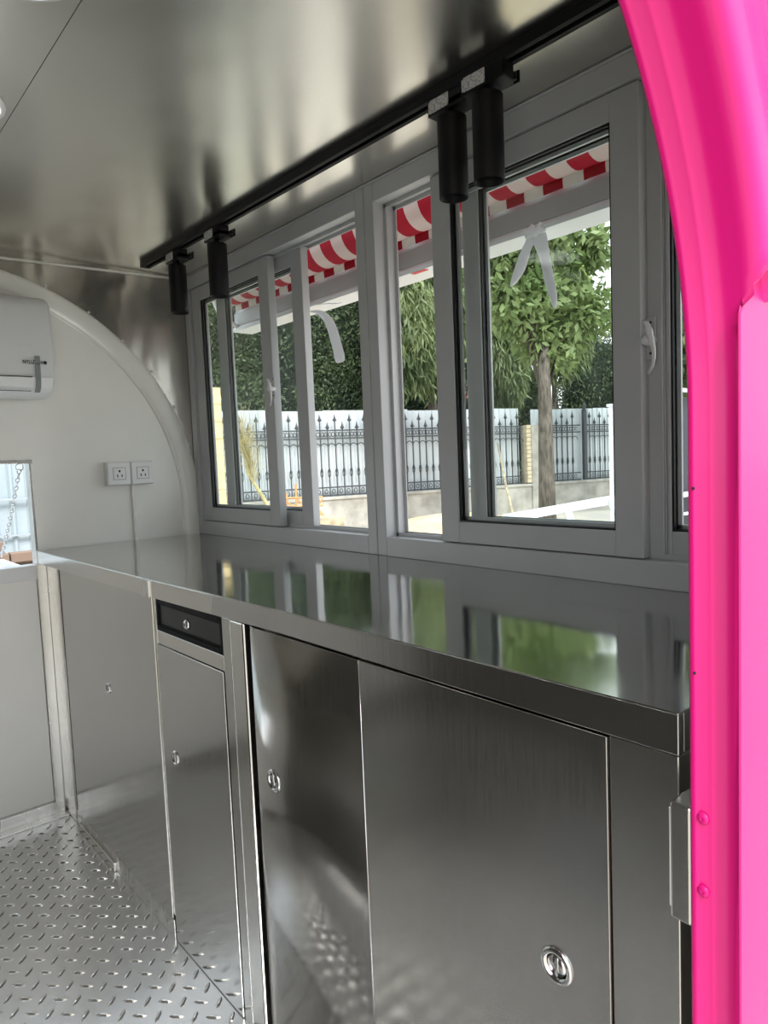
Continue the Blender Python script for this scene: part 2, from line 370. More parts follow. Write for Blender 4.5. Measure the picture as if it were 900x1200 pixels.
# light glossy outer skin panel below the arch hood, right of the opening
def skin_panel():
    pts = [(.6145,-.45),(.6145,1.246),(.622,1.262),(.650,1.296),(.72,1.36),(1.5,1.36),(1.5,-.45)]
    # slanted slab: y recedes to the right
    def Y(x, k): return .2530-(x-.615)*.02-(.003 if k else 0)
    V = []
    for k in (0, 1): V += [(x+(0 if k == 0 else .004 if x > .62 else 0), Y(x, k), z) for x, z in pts]
    n = len(pts); Fc = [tuple(range(n)), tuple(range(n, 2*n))]+[(i, (i+1)%n, n+(i+1)%n, n+i) for i in range(n)]
    MB().add(V, Fc).build('outer_skin', PINK2, wn, bevel=.002)
skin_panel()
for z in (.793, .722):
    MB().lathe([(.0062,0),(.0058,-.0018),(.0035,-.003),(.0012,-.0034),(0,-.0025)], (.6205,.2860,z), (1,0,0), 12).build('screw', PINK, wn)
for z in (1.10, .93):
    MB().lathe([(.0016,0),(.0012,-.001),(0,-.0012)], (.6188,.2925,z), (1,0,0), 8).build('screw', DARK, wn)
# strike box inside the doorway
sb = empty('strike_box', (.64,.31,.74))
MB().box(.6255,.680,.300,.322,.676,.795).build('housing', S_TRIM, sb, .003)
MB().box(.630,.680,.322,.325,.684,.787).build('cover_plate', CHROME, sb, .002)
tag(sb, 'small folded steel strike box behind the pink door edge beside the cabinet end', 'strike box')

# ================================================================ worktop
wt = empty('worktop', (.95, 1.5, HT))
edge = [(F,YN),(.670,.60),(.671,.85),(.672,1.10),(.664,1.35),(.656,1.60),(.652,1.90),(.648,2.25),(.643,2.606)]
MB().prism(edge+[(W+.012,2.606),(W+.012,YN)], 2, HT-.0025, HT).build('top_sheet', S_TOP, wt, .0012)
def fascia(p0, p1, name='fascia', y_edge=None):
    m = MB(); e = [q for q in edge if p0-1e-6 <= q[1] <= p1+1e-6]
    poly = e+[(x+.012, y) for x, y in e[::-1]]
    m.prism(poly, 2, HT-TF, HT-.002); return m
fascia(YN, 1.35).build('fascia', S_DOOR, wt, .0012)
fascia(1.35, 2.61).build('fascia', S_POST, wt, .0012)  # lighter steel on the far run: reflected light put into the colour
box('fascia_joint_cap', (.651, .657, 1.655, 1.70, HT-TF-.001, HT-.003), S_TRIM, wt, .001)
box('end_fascia', (F+.012, W, YN, YN+.012, HT-TF, HT-.002), S_DOOR, wt)
box('under_board', (F+.012, W+.01, YN+.012, 2.6, HT-TF+.006, HT-.003), S_TRIM, wt, 0)
tag(wt, 'long polished stainless steel worktop running under the windows', 'worktop')

# ================================================================ cabinets
def knob(y, z, r, x, parent, angle=0):
    k = MB().lathe([(r,0),(r*.98,-.0025),(r*.80,-.0042),(r*.66,-.0030),(r*.62,.004),(r*.60,.0045)], (x,y,z), (1,0,0), 28).build('flush_pull', CHROME, parent, label='round chrome flush ring pull')
    MB().lathe([(r*.60,.0015),(r*.56,-.0008),(r*.1,-.0012),(0,-.0012)], (x,y,z), (1,0,0), 24).box(x-.0022,x-.0008,y-r*.10,y+r*.06,z-r*.5,z+r*.5).build('ring', CHROME, k)
ZT = HT-TF-.0008
# far cupboard
c1 = empty('cupboard', (.95, 2.05, ZF))
box('body', (.70, W+.01, 1.677, 2.60, ZF, ZT), S_TRIM, c1, 0)
box('corner_post', (F, .71, 2.475, 2.600, ZF, ZT), S_POST, c1, .004)
box('shadow_gap', (.690, .70, 2.436, 2.475, ZF, ZT), DARK, c1, 0)
d = box('sliding_door', (F-.004, F+.012, 1.676, 2.436, -.022, ZT-.001), S_DOOR, c1, .0015)
knob(2.037, .504, .0165, F-.004, d)
box('bottom_rail', (F+.002, .70, 2.085, 2.60, ZF, -.024), S_TRIM, c1, .002)
box('bottom_rail', (F-.012, .70, 2.085, 2.42, ZF, ZF+.028), S_POST, c1, .003)
box('bottom_rail', (F-.003, .70, 1.672, 2.085, ZF, -.024), S_TRIM, c1, .002)
tag(c1, 'farthest steel cupboard at the white end wall, one broad door with a small ring pull', 'cupboard', 'steel cupboards under the worktop')
# drawer unit
c2 = empty('drawer_unit', (.95, 1.45, ZF))
box('body', (.70, W+.01, 1.2225, 1.66, ZF, ZT), S_TRIM, c2, 0)
box('stile', (F, .70, 1.662, 1.674, -.01, ZT), S_POST, c2, .001)
box('rail', (F, .70, 1.318, 1.6605, .704, .738), S_POST, c2, .001)
box('stile', (F, .70, 1.283, 1.317, ZF, ZT), S_DOOR, c2, .001)
box('filler_post', (F-.001, .70, 1.2260, 1.282, ZF, ZT), S_POST, c2, .004)
dr = empty('drawer', (F, 1.49, .78)); dr.parent = c2; dr.location = Vector((F,1.49,.78))-c2.location
MB().box(F+.004, F+.016, 1.319, 1.659, .7395, ZT-.001).build('drawer_front', BLACKG, dr, .001)
def ribs():
    m = MB()
    for zz, y0, y1 in ((.8135,1.322,1.656),(.7455,1.322,1.656)):
        n = 46
        for i in range(n):
            y = y0+(y1-y0)*(i+.5)/n; m.box(F-.0015, F+.0045, y-.0024, y+.0024, zz-.0055, zz+.0055)
    for y in (1.3235, 1.6545): m.box(F-.001, F+.0045, y-.003, y+.003, .75, .81)
    m.box(F+.001, F+.0045, 1.33, 1.648, .8035, .8055); m.box(F+.001, F+.0045, 1.33, 1.648, .7525, .7545)
    m.build('ribbed_border', BLACK, dr)
ribs()
MB().lathe([(.0125,0),(.012,-.004),(.008,-.007),(.0045,-.0075),(.004,-.003),(0,-.003)], (F+.004,1.492,.777), (1,0,0), 20).build('pull', CHROME, dr)
d = box('cupboard_door', (F-.003, F+.012, 1.320, 1.6605, ZF+.002, .7025), S_DOOR, c2, .0015)
knob(1.594, .431, .0185, F-.003, d)
box('shadow_gap', (F+.013, .70, 1.3185, 1.6615, ZF, .7035), DARK, c2, 0)
tag(c2, 'narrow steel unit with black ribbed drawer over a tall door', 'drawer unit')
# near cupboard
c3 = empty('cupboard', (.95, .75, ZF))
box('body', (.70, W+.01, YN+.002, 1.2205, ZF, ZT), S_TRIM, c3, 0)
box('shadow_gap', (.694, .70, 1.2050, 1.2220, ZF, ZT), DARK, c3, 0)
def curved_door(y0, y1, x, name, edge_curl):
    # sheet door whose far edge rolls back a little
    pts = []
    n = 10
    for i in range(n+1):
        t = i/n; y = y1-.045*t; pts.append((x+edge_curl*(1-t)**2.2, y))
    pts += [(x, y0+.002), (x+.002, y0), (x+.014, y0), (x+.014, y1)]
    m = MB().prism(pts, 2, ZF+.004, ZT-.001, True); return m.build(name, S_DOOR, c3, 0)
d = curved_door(.8535, 1.2045, F-.004, 'sliding_door', .006); knob(1.133, .529, .0225, F-.004, d)
d = box('sliding_door', (F-.0035, F+.012, .4135, .8525, ZF+.004, ZT-.001), S_DOOR, c3, .0012); knob(.487, .512, .0235, F-.0035, d)
box('end_post', (F, .70, YN, .4125, ZF, ZT), S_POST, c3, .0015)
box('side_panel', (.70, W, YN, YN+.003, ZF, ZT), S_DOOR, c3, 0)
tag(c3, 'nearest steel cupboard, two flush doors with ring pulls, by the pink doorway', 'cupboard', 'steel cupboards under the worktop')
# give look-alike cupboards their own wording (they differ), so no shared labels remain

# ================================================================ windows
def rect_ring(m, x0, x1, y0, y1, z0, z1, wl_, wr_, wb, wt_):
    """four members of a ring in the y-z plane"""
def member(name, b, matl, parent, bev=.0018): return box(name, b, matl, parent, bev)
def sash(win, name, x0, x1, y0, y1, z0, z1, sw, rwd, handle=None):
    s = empty(name, (x0, (y0+y1)/2, z0)); s.parent = win; s.location = Vector((x0,(y0+y1)/2,z0))-win.location
    member('stile', (x0,x1,y0,y0+sw,z0,z1), PVC, s); member('stile', (x0,x1,y1-sw,y1,z0,z1), PVC, s)
    member('rail', (x0,x1,y0+sw,y1-sw,z0,z0+rwd), PVC, s); member('rail', (x0,x1,y0+sw,y1-sw,z1-rwd,z1), PVC, s)
    g = .004; a, b, c, d_ = y0+sw, y1-sw, z0+rwd, z1-rwd; xm = (x0+x1)/2
    m = MB()
    for xa, xb in ((x0+.004, xm-.002), (xm+.002, x1-.004)):
        m.box(xa,xb,a,a+g,c,d_).box(xa,xb,b-g,b,c,d_).box(xa,xb,a+g,b-g,c,c+g).box(xa,xb,a+g,b-g,d_-g,d_)
    m.build('gasket', GASKET, s, 0)
    # outer glazing bead behind the gasket
    m = MB(); h = .012
    for xa, xb in ((x1-.008, x1-.002),):
        m.box(xa,xb,a+g,a+h,c,d_).box(xa,xb,b-h,b-g,c,d_).box(xa,xb,a+g,b-g,c+g,c+h).box(xa,xb,a+g,b-g,d_-h,d_-g)
    m.build('glazing_bead', PVC, s, 0)
    MB().box(xm-.002, xm+.002, a+.0005, b-.0005, c+.0005, d_-.0005).build('glass', GLASS, s, 0)
    return s
def handle_lever(par, x, y, z, s=1, curl=1):
    """crescent latch: plate with two screw lugs, hub and curved lever"""
    m = MB().box(x-.006*s, x, y-.009*s, y+.009*s, z-.004*s, z+.040*s).box(x-.006*s, x, y-.009*s, y+.009*s, z-.040*s, z-.012*s)
    m.box(x-.004*s, x, y-.007*s, y+.007*s, z-.02*s, z+.01*s)
    p = m.build('latch', PVC, par, .001)
    m = MB().lathe([(.010*s,0),(.010*s,-.024*s),(.008*s,-.028*s),(0,-.030*s)], (x,y,z-.004*s), (1,0,0), 14)
    pts = [(x-.027*s, y+curl*q[0]*s, z+q[1]*s) for q in ((0.004,.030),(-.004,.026),(-.008,.012),(-.012,-.004),(-.017,-.022),(-.018,-.040),(-.014,-.056),(-.006,-.068))]
    m.tube(pts, .004*s, 8, rs=[.0028*s,.005*s,.0075*s,.006*s,.0042*s,.0036*s,.0032*s,.0026*s])
    m.build('latch_lever', WPLAST, p)
    m = MB()
    for dz in (.030, -.028): m.lathe([(.0028*s,0),(.0024*s,-.0012*s),(0,-.0014*s)], (x-.006*s,y,z+dz*s), (1,0,0), 8)
    m.build('latch_screws', DARK, p)
FD = .078   # frame depth
def window(name, y0, y1, inner, outer):
    w = empty(name, (W, (y0+y1)/2, HT)); struct(w)
    z0, z1, b = HT, ZC-.0015, .0525
    yl, yr = y0+(.036), y1-(.036)
    x0, x1 = W, W+FD
    member('frame_member', (x0,x1,y0,y0+.038,z0,z1), PVC, w, .002); member('frame_member', (x0,x1,y1-.038,y1,z0,z1), PVC, w, .002)
    member('frame_member', (x0,x1,y0+.038,y1-.038,z0,z0+b), PVC, w, .002); member('frame_member', (x0,x1,y0+.038,y1-.038,z1-b,z1), PVC, w, .002)
    # track ridges on sill, head and jambs
    m = MB(); za, zb = z0+b, z1-b; ya, yb = y0+.038, y1-.038
    for xa in (W+.0375, W+.072):
        m.box(xa, xa+.004, ya, yb, za-.002, za+.010).box(xa, xa+.004, ya, yb, zb-.010, zb+.002)
        m.box(xa, xa+.004, ya-.002, ya+.010, za, zb).box(xa, xa+.004, yb-.010, yb+.002, za, zb)
    m.build('track', PVC, w, .0008)
    return w
w1 = window('window_1', WYM+.0015, WY1, None, None)
s1 = sash(w1, 'sash', W+.008, W+.036, 2.000, 2.556, .9215, 1.8165, .062, .052)
s1b = sash(w1, 'sash', W+.043, W+.070, 1.856, 2.428, .9215, 1.8165, .062, .052)
handle_lever(s1, W+.009, 1.996, 1.385, .9)
w2 = window('window_2', WY0, WYM-.0015, None, None)
s2 = sash(w2, 'sash', W+.008, W+.036, .692, 1.240, .9215, 1.8165, .060, .052)
s2b = sash(w2, 'sash', W+.043, W+.070, .662, 1.170, .9215, 1.8165, .050, .052)
s2c = sash(w2, 'sash', W+.043, W+.070, .400, .661, .9215, 1.8165, .008, .052)
handle_lever(s2, W+.034, .6835, 1.345, 1.0, 1)
# narrow interlock cover strip beside the near sash
box('interlock_strip', (W+.036, W+.0425, .664, .700, .922, 1.816), PVC, w2, .0015)
box('seam_strip', (W+.004, W+.07, WYM-.0014, WYM+.0014, HT, ZC-.004), DARK, w1, 0)
m = MB(); m.tube([(W-.002, y, ZC-.003) for y in (WY0,.8,1.2,1.48,1.49,2.0,2.6)], .0032, 6); struct(m.build('trim_3', PVC))

# ================================================================ track rail and spot lights
tr = empty('track_rail', (1.06, 1.5, ZC))
def rail():
    a, b = (1.045, 2.470), (1.075, .325)
    dv = Vector((b[0]-a[0], b[1]-a[1], 0)).normalized(); nv = Vector((-dv.y, dv.x, 0))
    def P(t, o, z): q = Vector((a[0],a[1],0))+dv*t+nv*o; return (q.x, q.y, z)
    Lg = (Vector(b)-Vector(a)).length
    m = MB()
    for o0, o1, z0, z1 in ((-.0175,.0175,ZC-.006,ZC),(-.0175,-.0135,ZC-.020,ZC-.006),(.0135,.0175,ZC-.020,ZC-.006),(-.0135,-.006,ZC-.020,ZC-.017),(.006,.0135,ZC-.020,ZC-.017)):
        vs = [P(t,o,z) for z in (z0,z1) for t,o in ((0,o0),(Lg,o0),(Lg,o1),(0,o1))]
        m.add(vs, [(0,3,2,1),(4,5,6,7),(0,1,5,4),(1,2,6,5),(2,3,7,6),(3,0,4,7)])
    m.build('channel', BLACK, tr, .0006)
    m = MB()
    for o0, o1 in ((-.0045,-.0030),(.0030,.0045)):
        vs = [P(t,o,z) for z in (ZC-.0125,ZC-.011) for t,o in ((.01,o0),(Lg,o0),(Lg,o1),(.01,o1))]
        m.add(vs, [(0,3,2,1),(4,5,6,7),(0,1,5,4),(1,2,6,5),(2,3,7,6),(3,0,4,7)])
    m.build('conductor', SCREW, tr)
    m = MB(); vs = [P(t,o,z) for z in (ZC-.0215,ZC) for t,o in ((-.012,-.0178),(.004,-.0178),(.004,.0178),(-.012,.0178))]
    m.add(vs, [(0,3,2,1),(4,5,6,7),(0,1,5,4),(1,2,6,5),(2,3,7,6),(3,0,4,7)]); m.build('end_cap', BLACKG, tr, .001)
rail()
tag(tr, 'long black lighting track fixed to the steel ceiling above the windows', 'track')
def spot(x, y, yaw, label, tilt=0):
    e = empty('track_spotlight', (x, y, ZC)); c = []
    b = lambda *q: MB().box(*q)
    ad = b(-.0165,.0165,-.052,.048,-.046,-.018); ad.prism([(-.0165,-.052),(.0165,-.052),(.030,-.040),(.030,.036),(.0165,.048),(-.0165,.048)], 2, -.050, -.034)
    def put(mb, name, mt, bev=0, par=e):
        me_o = mb.build(name, mt, None, bev); me_o.parent = par; return me_o
    o = put(ad, 'adapter', BLACK, .0015)
    put(MB().box(.028,.040,-.046,-.030,-.040,-.026).box(.036,.040,-.050,-.026,-.044,-.022), 'lever', BLACKG, .001, o)
    put(MB().box(-.0172,-.0166,-.010,.040,-.0455,-.0195).box(-.017,-.0166,.041,.045,-.044,-.022), 'sticker', STICK, 0, o)
    put(MB().lathe([(.008,-.048),(.008,-.068),(.013,-.068),(.013,-.074)], (0,-.002,0), (0,0,1), 16), 'swivel', BLACKG, 0)
    zb = -.219
    put(MB().lathe([(.012,-.062),(.027,-.062),(.0295,-.064),(.0295,zb),(.0285,zb-.001),(.0265,zb),(.0265,zb+.018),(.021,zb+.026)], (0,-.002,0), (0,0,1), 36), 'lamp_can', BLACK, 0)
    put(MB().lathe([(.0262,zb+.014),(.020,zb+.022),(.009,zb+.030),(0,zb+.031)], (0,-.002,0), (0,0,1), 28), 'lens', BLACKG, 0)
    e.rotation_euler = (0, tilt, yaw)
    tag(e, label, 'spotlight', 'black spotlights on the ceiling track'); return e
spot(1.058, 2.250, PI*0+.0, 'black cylinder track spotlight at the far end of the rail, beside the steel end wall')
spot(1.060, 1.970, 0, 'black cylinder track spotlight second from the far end of the rail')
spot(1.068, .990, 0, 'black track spotlight, left one of the near pair, slightly lower in the photo')
spot(1.062, .892, .05, 'black track spotlight nearest the pink doorway, right one of the near pair', 0)

# ================================================================ air conditioner
ac = empty('air_conditioner', (.25, 2.5, 1.4))
AX0, AX1 = -.16, .695
def acbody():
    pr = [(D+.004,1.392),(2.52,1.384),(2.462,1.392),(2.432,1.412),(2.422,1.440),(2.416,1.50),(2.414,1.60),(2.420,1.665),(2.436,1.690),(2.47,1.702),(D+.004,1.705)]
    m = MB().prism([(y,z) for y,z in pr], 0, AX0, AX1, True); o = m.build('casing', FILM, ac, .012, segs=3)
    lo = [(2.4195,1.4405),(2.4285,1.4100),(2.460,1.3885),(2.52,1.3805),(2.58,1.383),(2.58,1.389),(2.52,1.388),(2.463,1.396),(2.436,1.415),(2.427,1.441)]
    MB().prism([(y-.004,z) for y,z in lo], 0, AX0+.006, AX1-.010, True).build('louvre', WPLAST, ac, .001)
    box('louvre_slot', (AX0+.02, AX1-.07, 2.4150, 2.422, 1.4395, 1.4425), GASKET, ac, 0)
    box('louvre_slot', (AX0+.02, AX1-.075, 2.4235, 2.428, 1.396, 1.3985), mat('grey_line', (.15,.15,.15), .5), ac, 0)
    TP = mat('grey_tape', (.20,.22,.22), .6)
    pts = [(2.4128,1.508),(2.4115,1.50),(2.4160,1.4425),(2.4165,1.430),(2.4225,1.410),(2.440,1.3945)]
    V = [(x, y-.0012, z) for x in (.634,.650) for y, z in pts]; n = len(pts)
    V += [(x, y-.0002, z) for x in (.634,.650) for y, z in pts]
    Fc = []
    for i in range(n-1): Fc += [(i,i+1,n+i+1,n+i),(2*n+i,2*n+i+1,3*n+i+1,3*n+i),(i,i+1,2*n+i+1,2*n+i),(n+i,n+i+1,3*n+i+1,3*n+i)]
    MB().add(V, Fc).build('tape_strip', TP, ac)
    cu = bpy.data.curves.new('t', 'FONT'); cu.body = 'NYLUTEN'; cu.size = .0165; cu.extrude = .0003; cu.offset = .0004
    to = bpy.data.objects.new('tmp', cu); COL.objects.link(to); dg = bpy.context.evaluated_depsgraph_get()
    me = bpy.data.meshes.new_from_object(to.evaluated_get(dg)); bpy.data.objects.remove(to)
    me.name = 'lettering'; me.transform(Matrix.Translation((.598, 2.4118, 1.4815)) @ Matrix.Rotation(PI/2, 4, 'X') @ Matrix.Scale(.80,4,(1,0,0)))
    me.materials.clear(); me.materials.append(GASKET); link('lettering', me, ac)
    MB().lathe([(.0058,0),(.0052,-.0006),(0,-.0007)], (.665,2.4130,1.487), (0,1,0), 14).build('emblem', GASKET, ac)
acbody()
tag(ac, 'white wall-mounted air conditioner under cloudy film high on the arched wall', 'air conditioner')

# ================================================================ sockets
def socket(x0, x1, label):
    e = empty('wall_socket', ((x0+x1)/2, D+.004, 1.12)); z0, z1 = 1.078, 1.163
    MB().box(x0,x1,D-.030,D+.004,z0,z1).build('box', WPLAST, e, .002)
    MB().box(x0+.001,x1-.001,D-.037,D-.0305,z0+.001,z1-.001).build('plate', WPLAST, e, .003)
    cx, cz = (x0+x1)/2, (z0+z1)/2
    MB().box(cx-.021,cx+.021,D-.0385,D-.0372,cz-.020,cz+.020).build('insert', WPLAST, e, .0008)
    m = MB().box(cx-.003,cx+.003,D-.0392,D-.0386,cz+.005,cz+.013)
    for s in (-1,1): m.box(cx+s*.008-.0018, cx+s*.008+.0018, D-.0392,D-.0386,cz-.013,cz-.003)
    m.build('socket_holes', DARK, e)
    MB().box(cx-.024,cx+.024,D-.03745,D-.0371,cz-.023,cz+.023).build('insert_groove', mat('groove_grey',(.45,.45,.45),.6), e)
    tag(e, label, 'socket', 'wall sockets above the worktop')
socket(.892, .9765, 'left of the two white square wall sockets above the worktop')
socket(.979, 1.064, 'right of the two white square wall sockets, above the cable cover')
cc = MB().prism([(.986,D+.004),(.986,D-.004),(.989,D-.007),(.997,D-.007),(1.0,D-.004),(1.0,D+.004)], 2, HT, 1.078).build('cable_cover', WHITE)
tag(cc, 'thin white cable cover running down from the sockets to the worktop', 'cable cover')

# ================================================================ hatch flap and chain at the far opening
hf = empty('hatch_flap', (.12, D+.06, .80))
hx0, hx1, hy0, hy1 = HX0+.01, HX1-.006, D+.058, D+.47
box('flap_board', (hx0+.02, hx1-.02, hy0, hy1-.02, .775, .789), WPLAST, hf)
for b in ((hx0,hx1,hy0,hy0+.022,.770,.800),(hx0,hx1,hy1-.022,hy1,.770,.800),(hx0,hx0+.022,hy0+.022,hy1-.022,.770,.800),(hx1-.022,hx1,hy0+.022,hy1-.022,.770,.800)):
    box('flap_edge', b, ALU, hf, .002)
tag(hf, 'white folded-down hatch flap outside the small end opening, hung on a chain', 'hatch flap')
def chain(p0, p1, name, label):
    p0, p1 = Vector(p0), Vector(p1); L_ = (p1-p0).length; n = int(L_/.021)
    e = empty(name, p0)
    m = MB(); th = []
    for i in range(9): a = 2*PI*i/8; th.append((math.cos(a)*.0062, 0, math.sin(a)*.0135))
    m.tube(th, .0022, 6, caps=False); me = None
    for i in range(n):
        c = p0.lerp(p1, (i+.5)/n); c.z -= .012*math.sin(PI*(i+.5)/n)
        if me is None:
            o = m.build('chain_link', mat('galvanised_link',(.70,.72,.74),.3,1.0), None); me = o.data; o.parent = e
        else: o = bpy.data.objects.new('chain_link', me); COL.objects.link(o); o.parent = e
        o.location = c-p0; q = (p1-p0).to_track_quat('Z','Y') @ Matrix.Rotation(PI/2*(i % 2), 3, 'Z').to_quaternion(); o.rotation_mode = 'QUATERNION'; o.rotation_quaternion = q
    m = MB(); m.tube([(p0.x+math.cos(a)*.012, p0.y, p0.z+.008+math.sin(a)*.012) for a in [2*PI*i/12 for i in range(13)]], .002, 6, caps=False)
    r = m.build('hook_ring', CHROME, e)
    tag(e, label, 'chain')
chain((.615, D+.02, 1.150), (.626, D+.455, .812), 'hatch_chain', 'thin metal chain from the top corner of the small opening down to the flap')

# ================================================================ awning outside
aw = empty('awning', (1.45, 1.3, 1.85)); AY0, AY1 = -.30, 2.655
def sweepy(prof, y0, y1, closed=True, smooth=True):
    m = MB(); n = len(prof)
    segs = 1
    V = [(x, y, z) for y in (y0, y1) for x, z in prof]
    rng = range(n) if closed else range(n-1)
    m.add(V, [(i, (i+1)%n, n+(i+1)%n, n+i) for i in rng], smooth)
    if closed: m.f += [tuple(range(n))[::-1], tuple(range(n, 2*n))]; m.sm += [False, False]
    return m
roll = [(1.448+.066*math.cos(a), 1.856+.070*math.sin(a)) for a in [2*PI*i/28 for i in range(28)]]
sweepy(roll, AY0, AY1-.02).build('fabric_roll', CANVAS, aw)
sweepy([(1.325,2.01),(1.388,1.868),(1.392,1.870),(1.330,2.012)], AY0, AY1-.01, True, False).build('upper_fabric', CANVAS, aw)
sweepy([(1.484,1.80),(1.482,1.79),(1.484,1.771),(1.486,1.771),(1.484,1.79),(1.487,1.80)], AY0, AY1-.03, True, False).build('stripe_reflection', CANVAS, aw)  # striped strip added to imitate the roll reflected on the bar
sweepy([(1.49,1.712),(1.49,1.762),(1.498,1.776),(1.52,1.788),(1.56,1.788),(1.57,1.776),(1.57,1.712)], AY0, AY1, True, False).build('front_bar', PVC, aw, .002)
sweepy([(1.482,1.690),(1.480,1.700),(1.484,1.706),(1.490,1.7115),(1.572,1.7115),(1.574,1.690)], AY0, AY1, True, False).build('bar_lip', WPLAST, aw, .001)
box('bar_end_cap', (1.484,1.576,AY1,AY1+.014,1.694,1.79), BLACKG, aw, .002)
for y in (2.62,):
    m = MB(); m.tube([(1.33,y,1.93),(1.42,y+.02,1.75),(1.50,y,1.70)], .010, 8); m.build('folding_arm', WPLAST, aw)
box('red_mark', (1.4835,1.5, 1.50,1.56,1.6885,1.6898), mat('red_print',(.6,.02,.02),.5), aw, 0)
box('wall_bracket', (W+.055,1.345,AY0,AY1,1.975,2.05), PVC, aw, .003)
tag(aw, 'rolled-up red and white striped awning on a white bar outside the windows', 'awning')
def ribbon(path, widths, parent, name, matl, yaw=0):
    V = []; 
    for (x,y,z), w_ in zip(path, widths):
        V += [(x+.004*math.sin(z*60), y-w_/2, z),(x-.006, y, z),(x+.004*math.cos(z*50), y+w_/2, z)]
    n = len(path); Fc = [(3*i+k,3*i+k+1,3*i+k+4,3*i+k+3) for i in range(n-1) for k in (0,1)]
    o = MB().add(V, Fc, True).build(name, matl, parent); md = o.modifiers.new('solid','SOLIDIFY'); md.thickness = .0012
    s = o.modifiers.new('sub','SUBSURF'); s.levels = 1; s.render_levels = 2
    return o
rb = empty('cloth_ribbon', (1.49, 1.105, 1.69))
ribbon([(1.495,1.105,1.705),(1.490,1.110,1.682),(1.490,1.135,1.655),(1.491,1.150,1.625),(1.492,1.165,1.60),(1.492,1.185,1.572)], [.024,.036,.040,.046,.038,.008], rb, 'tail', CLOTH)
ribbon([(1.494,1.100,1.705),(1.488,1.092,1.680),(1.487,1.082,1.650),(1.487,1.072,1.610),(1.487,1.062,1.565),(1.487,1.052,1.52),(1.487,1.048,1.490)], [.03,.050,.044,.028,.032,.026,.010], rb, 'tail', CLOTH)
m = MB(); bmk = bmesh.new(); bmesh.ops.create_icosphere(bmk, subdivisions=3, radius=1)
kv = [(1.486+v.co.x*.010, 1.104+v.co.y*.034+.004*math.sin(v.co.z*7), 1.694+v.co.z*.017+.004*math.sin(v.co.y*9)) for v in bmk.verts]; kf = [[v.index for v in f.verts] for f in bmk.faces]; bmk.free()
m.add(kv, kf, True).build('knot', CLOTH, rb)
tag(rb, 'white cloth strip knotted on the awning bar with two tails, in the near window', 'ribbon', 'white cloth strips tied to the awning bar')
rb = empty('cloth_ribbon', (1.49, 2.05, 1.69))
ribbon([(1.492,2.16,1.672),(1.486,2.11,1.676),(1.483,2.06,1.672),(1.483,2.01,1.652),(1.484,1.975,1.615),(1.485,1.955,1.57),(1.485,1.94,1.52),(1.485,1.925,1.468)], [.02,.03,.045,.055,.055,.055,.060,.066], rb, 'tail', CLOTH)
ribbon([(1.490,2.05,1.690),(1.484,1.99,1.684),(1.482,1.94,1.672),(1.484,1.90,1.668)], [.02,.018,.02,.026], rb, 'tail', CLOTH)
tag(rb, 'white cloth strip with one broad hanging tail on the awning bar, in the far window', 'ribbon', 'white cloth strips tied to the awning bar')

# ================================================================ outdoors
def ground():
    xs = np.concatenate([np.linspace(-30,0,12), np.linspace(1,18,60), np.linspace(20,50,12)]); ys = np.concatenate([np.linspace(-25,2,12), np.linspace(2.5,14,50), np.linspace(16,50,12)])
    V = []
    for y in ys:
        for x in xs:
            t = min(1, max(0, (math.hypot(x-1.2, y-1)-2.5)/5)); z = -.52+.33*t*t*(3-2*t)
            z += .03*math.sin(x*1.7+y)*math.sin(y*1.3-x*.4)
            V.append((x,y,z))
    nx = len(xs); Fc = [(j*nx+i, j*nx+i+1, (j+1)*nx+i+1, (j+1)*nx+i) for j in range(len(ys)-1) for i in range(nx-1)]
    o = MB().add(V, Fc, True).build('ground', SAND); o['kind'] = 'structure'
ground()
def heap(x0, y0, rx_, ry_, h, lab):
    V = []; n, m_ = 28, 10
    for j in range(m_+1):
        for i in range(n):
            a = 2*PI*i/n; r = j/m_; q = math.cos(r*PI/2)**1.3
            V.append((x0+rx_*r*math.cos(a)*(1+.1*math.sin(3*a)), y0+ry_*r*math.sin(a), -.26+h*q*(1+.06*math.sin(5*a+j))))
    Fc = [(j*n+i, j*n+(i+1)%n, (j+1)*n+(i+1)%n, (j+1)*n+i) for j in range(m_) for i in range(n)]
    o = MB().add(V, Fc, True).build('sand_heap', HEAP); tag(o, lab, 'sand'); return o
heap(8.6, 8.4, 2.9, 1.2, .38, 'low spread of yellow sand in front of the concrete wall')
# boundary fence frame: line from A to B
FA, FB = Vector((4.6, 11.30, 0)), Vector((17.4, 8.03, 0)); FL = (FB-FA).length; fd = (FB-FA)/FL; fn = Vector((-fd.y, fd.x, 0))
if fn.y < 0: fn = -fn
fyaw = math.atan2(fd.y, fd.x)
def placed(mb, name, matl, parent, s, off, bev=0):
    o = mb.build(name, matl, None, bev)
    p = FA+fd*s+fn*off; o.location = p; o.rotation_euler = (0,0,fyaw); o.parent = parent; return o
GAP = (7.05, 7.45)    # brick pier interrupts the sheets
sf = empty('sheet_fence', (0,0,0))
def sheet(w_, h0, h1, rib=.15, depth=.03):
    m = MB(); pts = []; x = 0
    while x < w_-1e-6:
        pts += [(x,0),(x+rib*.62,0),(x+rib*.74,-depth),(x+rib*.88,-depth)]; x += rib
    pts.append((w_,0)); n = len(pts)
    V = [(p[0],p[1],h0) for p in pts]+[(p[0],p[1],h1) for p in pts]
    V += [(p[0],p[1]+.002,h0) for p in pts]+[(p[0],p[1]+.002,h1) for p in pts]
    Fc = []
    for i in range(n-1): Fc += [(i,i+1,n+i+1,n+i),(2*n+i,2*n+i+1,3*n+i+1,3*n+i),(n+i,n+i+1,3*n+i+1,3*n+i)]
    return m.add(V, Fc)
s = 0.0; proto = None; k = 0
